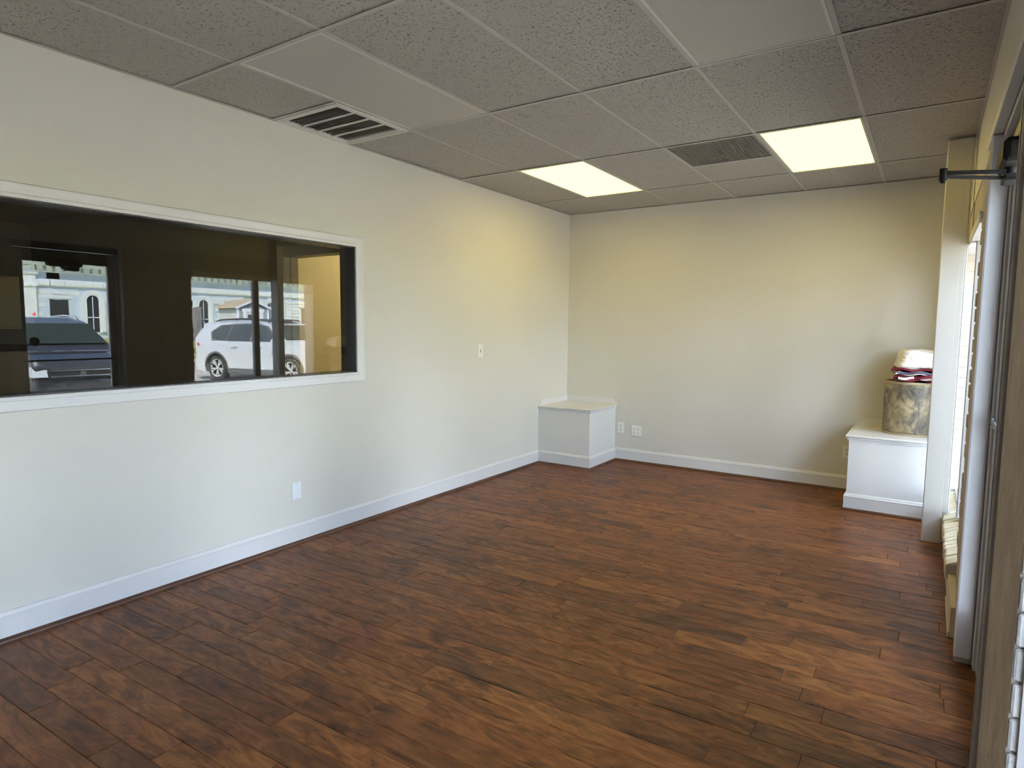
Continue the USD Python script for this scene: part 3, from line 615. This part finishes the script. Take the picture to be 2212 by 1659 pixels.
arches = [(11.3, .31), (17.86, .31), (24.35, .31), (29.35, .31), (35.2, .31)]
rects = [(15.79, 16.66, 1.35, 2.68), (20.6, 21.4, 1.35, 2.68), (32.0, 32.8, 1.35, 2.68)]
SR = random.Random(3); blocks = []; z = .6
while z < 3.02:
    y = 8+SR.random()*.5; h = .235
    while y < 40:
        L = SR.uniform(.4, .75); hit = False
        for c, r in arches:
            if y < c+r+.32 and y+L > c-r-.32 and not (z > 2.6+.5): hit = True
        for a, b, c0, c1 in rects:
            if y < b+.05 and y+L > a-.05 and z+h > c0 and z < c1: hit = True
        if not hit:
            p = SR.uniform(.02, .07); P = [(XF-.0, y+.01, z+.01), (XF, y+L-.01, z+.01), (XF, y+L-.01, z+h-.01), (XF, y+.01, z+h-.01), (XF-p, y+.05, z+.05), (XF-p*.8, y+L-.05, z+.05), (XF-p, y+L-.06, z+h-.05), (XF-p*.7, y+.06, z+h-.05)]
            blocks.append(trimesh.convex.convex_hull(np.array(P)))
        y += L
    z += h
part('stone_block', cat_(*blocks), 'facade_white', t, kind='stuff')
y = 8.0
while y < 40:
    L = SR.uniform(.5, .9); p = SR.uniform(.10, .16)
    P = [(XF, y, 3.38), (XF, y+L, 3.38), (XF, y+L, 3.76), (XF, y, 3.76), (XF-p, y+.03, 3.44), (XF-p*.8, y+L-.03, 3.46), (XF-p, y+L-.04, 3.70), (XF-p*.7, y+.04, 3.70)]
    part('course_stone', trimesh.convex.convex_hull(np.array(P)), 'facade_white', t); y += L
y = 8.1
while y < 40:
    d = part('dentil', bx(XF-.22, XF, y, y+.26, 4.20, 4.46, .01), 'facade_trim', t); y += .445
part('cornice', cat_(bx(XF-.40, XF, 8, 40, 4.46, 4.66), bx(XF-.55, XF, 8, 40, 4.66, 4.9), bx(XF-.06, XF, 8, 40, 4.12, 4.20)), 'facade_trim', t)
for yp in (14.88, 33.2):
    part('pilaster', cat_(bx(XF-.18, XF, yp-.28, yp+.28, .5, 4.46, .02), bx(XF-.24, XF, yp-.34, yp+.34, 3.34, 3.46, .01), bx(XF-.24, XF, yp-.34, yp+.34, 3.98, 4.08, .01)), 'facade_trim', t)
part('plaque', bx(XF-.20, XF-.18, 14.94, 15.06, 1.82, 1.96), 'plaque_red', t, label='small red plaque')
def arch_shape(r, y, z0, zs, n=20):
    return [(y-r, z0), (y+r, z0)]+[(y+r*math.cos(a), zs+r*math.sin(a)) for a in np.linspace(0, math.pi, n)]
for c, r in arches:
    s = part('arch_surround', prism(Polygon(arch_shape(r+.30, c, .95, 2.68)).difference(Polygon(arch_shape(r+.12, c, .9, 2.68))), 'x', XF-.13, XF), 'facade_white', t)
    part('arch_trim', prism(Polygon(arch_shape(r+.12, c, .9, 2.68)).difference(Polygon(arch_shape(r, c, .85, 2.68))), 'x', XF-.10, XF), 'facade_trim', s)
    w = part('window', prism(Polygon(arch_shape(r, c, .95, 2.68)), 'x', XF-.03, XF), 'dark_pane', t)
    part('sash_bar', cat_(bx(XF-.06, XF-.03, c-r, c+r, 1.72, 1.78), bx(XF-.06, XF-.03, c-.02, c+.02, .95, 2.95)), 'facade_grey', w)
for a, b, c0, c1 in rects:
    w = part('window', bx(XF-.03, XF, a, b, c0, c1), 'dark_pane', t, label='plain square window')
    part('window_sill', bx(XF-.16, XF, a-.08, b+.08, c0-.12, c0), 'facade_trim', t)

# garden shed, fence, bins on the verge
plain('shed_dark', (0.105, 0.125, 0.135), 0.7, 0.3)
plain('shed_light', (0.44, 0.46, 0.44), 0.7, 0.3)
plain('shed_roof', (0.40, 0.33, 0.24), 0.9, 0.1, bump=(40, 0.01), var=0.15, vscale=9)
SX, SX2, SY, SY2, SE, SP_ = 22.0, 23.4, 17.75, 19.39, 2.20, 2.53; SYM = (SY+SY2)/2
t = thing('garden_shed', 'small grey gabled shed with white trim behind the white car', 'shed', (SX, SYM, GZ))
part('wall', cat_(prism([(SY+.02, GZ), (SY2-.02, GZ), (SY2-.02, SE), (SYM, SP_-.02), (SY+.02, SE)], 'x', SX, SX2), ), 'shed_dark', t)
part('side_panel', bx(SX+.06, SX2-.06, SY+.005, SY+.02, GZ, SE-.10), 'shed_light', t, label='pale side wall')
for s in (-1, 1):
    e = SY if s < 0 else SY2; o = s*.10
    P = [(e+o, SE-.05), (SYM, SP_), (SYM, SP_+.06), (e+o, SE+.01)]
    part('roof', prism(P if s < 0 else P[::-1], 'x', SX-.06, SX2+.08), 'shed_roof', t)
    part('barge_board', prism([(e+o, SE-.10), (SYM, SP_-.06), (SYM, SP_+.03), (e+o, SE-.01)][::1 if s < 0 else -1], 'x', SX-.085, SX-.06), 'facade_trim', t)
for yy in (SY+.02, SY2-.10): part('corner_board', bx(SX-.02, SX+.06, yy-.02, yy+.08, GZ, SE-.03), 'facade_trim', t)
part('corner_board', bx(SX2-.06, SX2+.02, SY-.01, SY+.04, GZ, SE-.05), 'facade_trim', t)
part('door_frame', cat_(bx(SX-.04, SX, 18.05, 18.19, GZ, 2.0), bx(SX-.04, SX, 18.90, 19.04, GZ, 2.0), bx(SX-.045, SX, 18.0, 19.09, 2.0, 2.14)), 'facade_trim', t)
d = part('door', bx(SX-.02, SX, 18.19, 18.90, GZ, 2.0), 'shed_light', t)
part('pane', bx(SX-.03, SX-.02, 18.28, 18.81, 1.2, 1.88), 'dark_pane', d)
plain('fence_grey', (0.085, 0.085, 0.088), 0.85, 0.2, var=0.3, vscale=3)
t = thing('board_fence', 'dark weathered vertical board fence on the bank left of the shed', 'fence', (27, 18, .55))
for k in range(24):
    y = 16.2+k*.118; part('board', bx(26.96+SR.uniform(0, .03), 27.02, y, y+.108, .55, 2.28+SR.uniform(-.03, .03)), 'fence_grey', t)
part('rail', cat_(bx(27.02, 27.07, 16.2, 19.03, .9, 1.0), bx(27.02, 27.07, 16.2, 19.03, 1.8, 1.9)), 'fence_grey', t)
plain('bin_grey', (0.5, 0.51, 0.5), 0.6, 0.4)
for k, (yb, lab, mm) in enumerate(((19.28, 'pale grey wheeled bin beside the fence end', 'bin_grey'), (19.70, 'black wheeled bin right of the pale bin', 'black_metal'))):
    t = thing('wheeled_bin', lab, 'bin', (27, yb, .55))
    P = [(26.85, yb-.14, .56), (27.15, yb-.14, .56), (27.15, yb+.14, .56), (26.85, yb+.14, .56), (26.80, yb-.18, 1.08), (27.2, yb-.18, 1.08), (27.2, yb+.18, 1.08), (26.80, yb+.18, 1.08)]
    part('body', trimesh.convex.convex_hull(np.array(P)), mm, t); part('lid', bx(26.77, 27.24, yb-.20, yb+.20, 1.08, 1.13, .02), 'bin_grey' if k == 0 else 'black_metal', t)

# cars
plain('car_white', (0.83, 0.85, 0.87), 0.25, 0.5, coat=1.0)
plain('car_black', (0.010, 0.011, 0.015), 0.22, 0.5, coat=1.0)
plain('car_glass', (0.010, 0.012, 0.014), 0.03, 0.6)
plain('car_glass_clear', (0.010, 0.014, 0.014), 0.05, 0.08)
plain('cladding', (0.055, 0.056, 0.058), 0.6, 0.4)
plain('tire', (0.018, 0.018, 0.018), 0.8, 0.3)
plain('rim_silver', (0.62, 0.62, 0.63), 0.3, 0.5, metal=0.7)
plain('chrome', (0.80, 0.80, 0.80), 0.12, 0.5, metal=1.0)
plain('lamp_clear', (0.75, 0.78, 0.80), 0.12, 0.7)
plain('lamp_red', (0.25, 0.01, 0.012), 0.2, 0.6)
def smooth_poly(P, r): return Polygon(P).buffer(r, 6).buffer(-2*r, 6).buffer(r, 6)
def clip_to(m, *others):
    r = MF(m)
    for o in others: r = r ^ MF(o)
    return TM(r)
def suv(label, loc, rz, paint, group=None, dark_roof=False):
    t = thing('suv', label, 'car', loc, rz, group)
    side = smooth_poly([(-2.30, .28), (-2.41, .55), (-2.40, .92), (-2.31, 1.14), (-2.10, 1.52), (-2.16, 1.60), (-1.75, 1.68), (-.7, 1.72), (.15, 1.69), (.62, 1.57), (1.18, 1.19), (1.38, 1.08), (1.9, 1.03), (2.24, .93), (2.36, .76), (2.39, .52), (2.28, .27), (1.9, .22), (-1.9, .22)], .045)
    plan = smooth_poly([(-2.42, -.60), (-2.30, -.84), (-1.7, -.945), (1.3, -.945), (1.95, -.88), (2.28, -.66), (2.40, -.2), (2.40, .2), (2.28, .66), (1.95, .88), (1.3, .945), (-1.7, .945), (-2.30, .84), (-2.42, .60)], .06)
    front = smooth_poly([(-.86, .2), (-.925, .42), (-.945, .80), (-.915, 1.04), (-.865, 1.12), (-.68, 1.60), (-.52, 1.71), (.52, 1.71), (.68, 1.60), (.865, 1.12), (.915, 1.04), (.945, .80), (.925, .42), (.86, .2)], .03)
    Sx = lambda s, g=0.0: (prism(s, 'y', -1.2, 1.2), prism(plan.buffer(g), 'z', 0, 2), prism(front.buffer(g), 'x', -3, 3))
    a, b, c = Sx(side); man = MF(a) ^ MF(b) ^ MF(c)
    tm = TM(man.refine_to_length(.10)); trimesh.smoothing.filter_taubin(tm, .5, .53, 8)
    man = MF(tm)
    AX = (1.42, -1.35); WR = .36
    for x in AX:
        for s in (-1, 1): man = man-MF(cyl((x, s*.80, WR), WR+.055, .42, 'y', 40))
    part('body', TM(man), paint, t, smooth=38, local=True)
    def sided(poly, g):
        m = clip_to(prism(smooth_poly(poly, .025), 'y', -1.2, 1.2), *Sx(side, g)[1:])
        for s in (-1, 1): yield TM(MF(m) ^ MF(bx(-3, 3, *(sorted((s*.45, s*1.2))), 0, 2)))
    for nm, poly in (('front_door_window', [(-.02, 1.13), (.95, 1.15), (.42, 1.52), (.1, 1.585), (-.02, 1.59)]), ('rear_door_window', [(-.10, 1.13), (-.10, 1.59), (-.9, 1.585), (-.98, 1.13)]),
                     ('quarter_window', [(-1.03, 1.14), (-.95, 1.575), (-1.36, 1.53), (-1.66, 1.38), (-1.58, 1.20)])):
        for m in sided(poly, .006): part(nm, m, 'car_glass', t, local=True)
    if paint == 'car_white':
        for m in sided([(-1.60, 1.12), (-1.72, 1.37), (-1.40, 1.56), (-.5, 1.625), (.12, 1.61), (.46, 1.55), (1.06, 1.12)], .002): part('pillar_trim', m, 'cladding', t, local=True)
    ws = prism([(.66, 1.553), (1.20, 1.187), (1.225, 1.205), (.68, 1.578)], 'y', -.80, .80)
    part('windshield', clip_to(ws, prism(front.buffer(-.035), 'x', -3, 3)), 'car_glass_clear', t, local=True)
    rw = prism([(-2.28, 1.18), (-2.13, 1.50), (-2.16, 1.52), (-2.315, 1.19)], 'y', -.70, .70)
    part('rear_window', clip_to(rw, prism(front.buffer(-.06), 'x', -3, 3)), 'car_glass', t, local=True)
    if dark_roof: part('sunroof', bx(-1.3, .45, -.46, .46, 1.69, 1.727, .02), 'car_glass', t, local=True)
    for s in (-1, 1):
        part('roof_rail', tube([(-1.7, s*.585, 1.665), (-1.55, s*.59, 1.715), (-.6, s*.59, 1.745), (.15, s*.585, 1.72), (.35, s*.58, 1.66)], .016, 8), 'black_metal' if paint == 'car_white' else 'chrome', t, local=True)
        part('mirror', cat_(soft_block(1.02, s*1.03, .085, .11, 1.07, .15, 0, 2, .1, .0, 3)), paint, t, smooth=True, local=True)
        part('mirror_foot', bx(.98, 1.08, *sorted((s*.86, s*.99)), 1.05, 1.09, .01), 'black_metal', t, local=True)
        for x in (-.62, .33): part('door_handle', bx(x-.11, x+.11, *sorted((s*.925, s*.962)), .955, .985, .01), 'chrome' if paint == 'car_white' else paint, t, local=True)
        part('sill_cladding', bx(-.92, .98, *sorted((s*.84, s*.945)), .20, .36, .03), 'cladding', t, local=True)
        part('sill_strip', bx(-.80, .92, *sorted((s*.93, s*.953)), .375, .40, .006), 'chrome', t, local=True)
        for x in AX:
            ring = Polygon([(x+(WR+.105)*math.cos(q), WR+(WR+.105)*math.sin(q)) for q in np.linspace(-.25, math.pi+.25, 40)]).difference(Polygon([(x+(WR+.05)*math.cos(q), WR+(WR+.05)*math.sin(q)) for q in np.linspace(-.6, math.pi+.6, 40)]))
            m = clip_to(prism(ring, 'y', *sorted((s*.70, s*1.0))), *Sx(side, .014)[1:])
            part('wheel_arch', m, 'cladding' if paint == 'car_white' else paint, t, local=True)
            w = part('tire', wheel_tire(x, s), 'tire', t, smooth=30, local=True)
            part('rim', wheel_rim(x, s), 'rim_silver', w, local=True); part('rim_backing', cyl((x, s*.80, WR), .245, .10, 'y', 32), 'black_metal', w, local=True)
        tl = np.array([(-2.33, s*.62, .98), (-2.33, s*.62, 1.06), (-2.10, s*.875, .99), (-2.10, s*.875, 1.06), (-2.41, s*.60, .99), (-2.40, s*.60, 1.06), (-2.12, s*.925, 1.0), (-2.14, s*.91, 1.06)])
        part('tail_light', trimesh.convex.convex_hull(tl), 'lamp_red', t, local=True)
        if paint == 'car_white': hl = [(2.05, s*.855, .80), (2.05, s*.855, .83), (2.33, s*.55, .79), (2.35, s*.55, .83), (2.0, s*.80, .80), (2.25, s*.5, .80), (2.24, s*.745, .78), (2.23, s*.735, .84)]
        else: hl = [(2.06, s*.86, .70), (1.98, s*.87, .84), (2.38, s*.50, .66), (2.33, s*.50, .78), (2.30, s*.70, .66), (2.22, s*.74, .84), (2.0, s*.7, .75), (2.2, s*.5, .72)]
        part('headlight', trimesh.convex.convex_hull(np.array(hl)), 'lamp_clear', t, local=True)
        part('fog_lamp', bx(2.22, 2.335, *sorted((s*.56, s*.74)), .40, .47, .02), 'black_metal', t, local=True)
    g = part('grille', bx(2.28, 2.415, -.46, .46, .60, .82, .03), 'black_metal', t, local=True)
    for z in (.655, .755): part('grille_bar', bx(2.40, 2.428, -.47, .47, z, z+.022, .006), 'chrome', g, local=True)
    part('lower_intake', bx(2.26, 2.395, -.55, .55, .30, .47, .03), 'black_metal', t, local=True)
    part('bumper_strip', bx(2.30, 2.405, -.62, .62, .255, .28, .006), 'chrome', t, local=True)
    part('emblem', cyl((2.43, 0, .715), .045, .02, 'x', 20), 'chrome', t, local=True)
    for s in (-1, 1): part('wiper', tube([(1.24, s*.1, 1.205), (1.16, s*.55+.15, 1.245)], .008, 6), 'black_metal', t, local=True)
    return t
def wheel_tire(x, s):
    m = trimesh.creation.revolve(np.array([(.255, -.105), (.33, -.11), (.352, -.09), (.36, -.05), (.36, .05), (.352, .09), (.33, .11), (.255, .105), (.255, -.105)]), sections=44)
    m.apply_transform(trimesh.transformations.rotation_matrix(math.pi/2, [1, 0, 0])); m.apply_translation((x, s*.815, .36)); return m
def wheel_rim(x, s):
    ms = [trimesh.creation.annulus(.232, .262, .12, sections=44)]
    for k in range(5):
        for o in (-.19, .19):
            a = k*2*math.pi/5+.3; b = a+o
            p, q = np.array((.045*math.cos(a), .045*math.sin(a), .045)), np.array((.245*math.cos(b), .245*math.sin(b), .055))
            n = np.array((-math.sin(b), math.cos(b), 0))*.017
            ms.append(trimesh.convex.convex_hull(np.array([p+n, p-n, q+n*1.3, q-n*1.3, p+n-(0, 0, .03), p-n-(0, 0, .03), q+n-(0, 0, .03), q-n-(0, 0, .03)])))
    ms.append(cyl((0, 0, .04), .05, .03, 'z', 20))
    m = cat_(*ms); m.apply_transform(trimesh.transformations.rotation_matrix(-s*math.pi/2, [1, 0, 0])); m.apply_translation((x, s*.855, .36)); return m
suv('white sport utility car with dark cladding parked beyond the two-pane storefront window', (12.02, 12.56, GZ), 172.0, 'car_white', dark_roof=True)
suv('black sport utility car parked nose towards the glass door', (11.24, 6.55, GZ), 185.0, 'car_black')
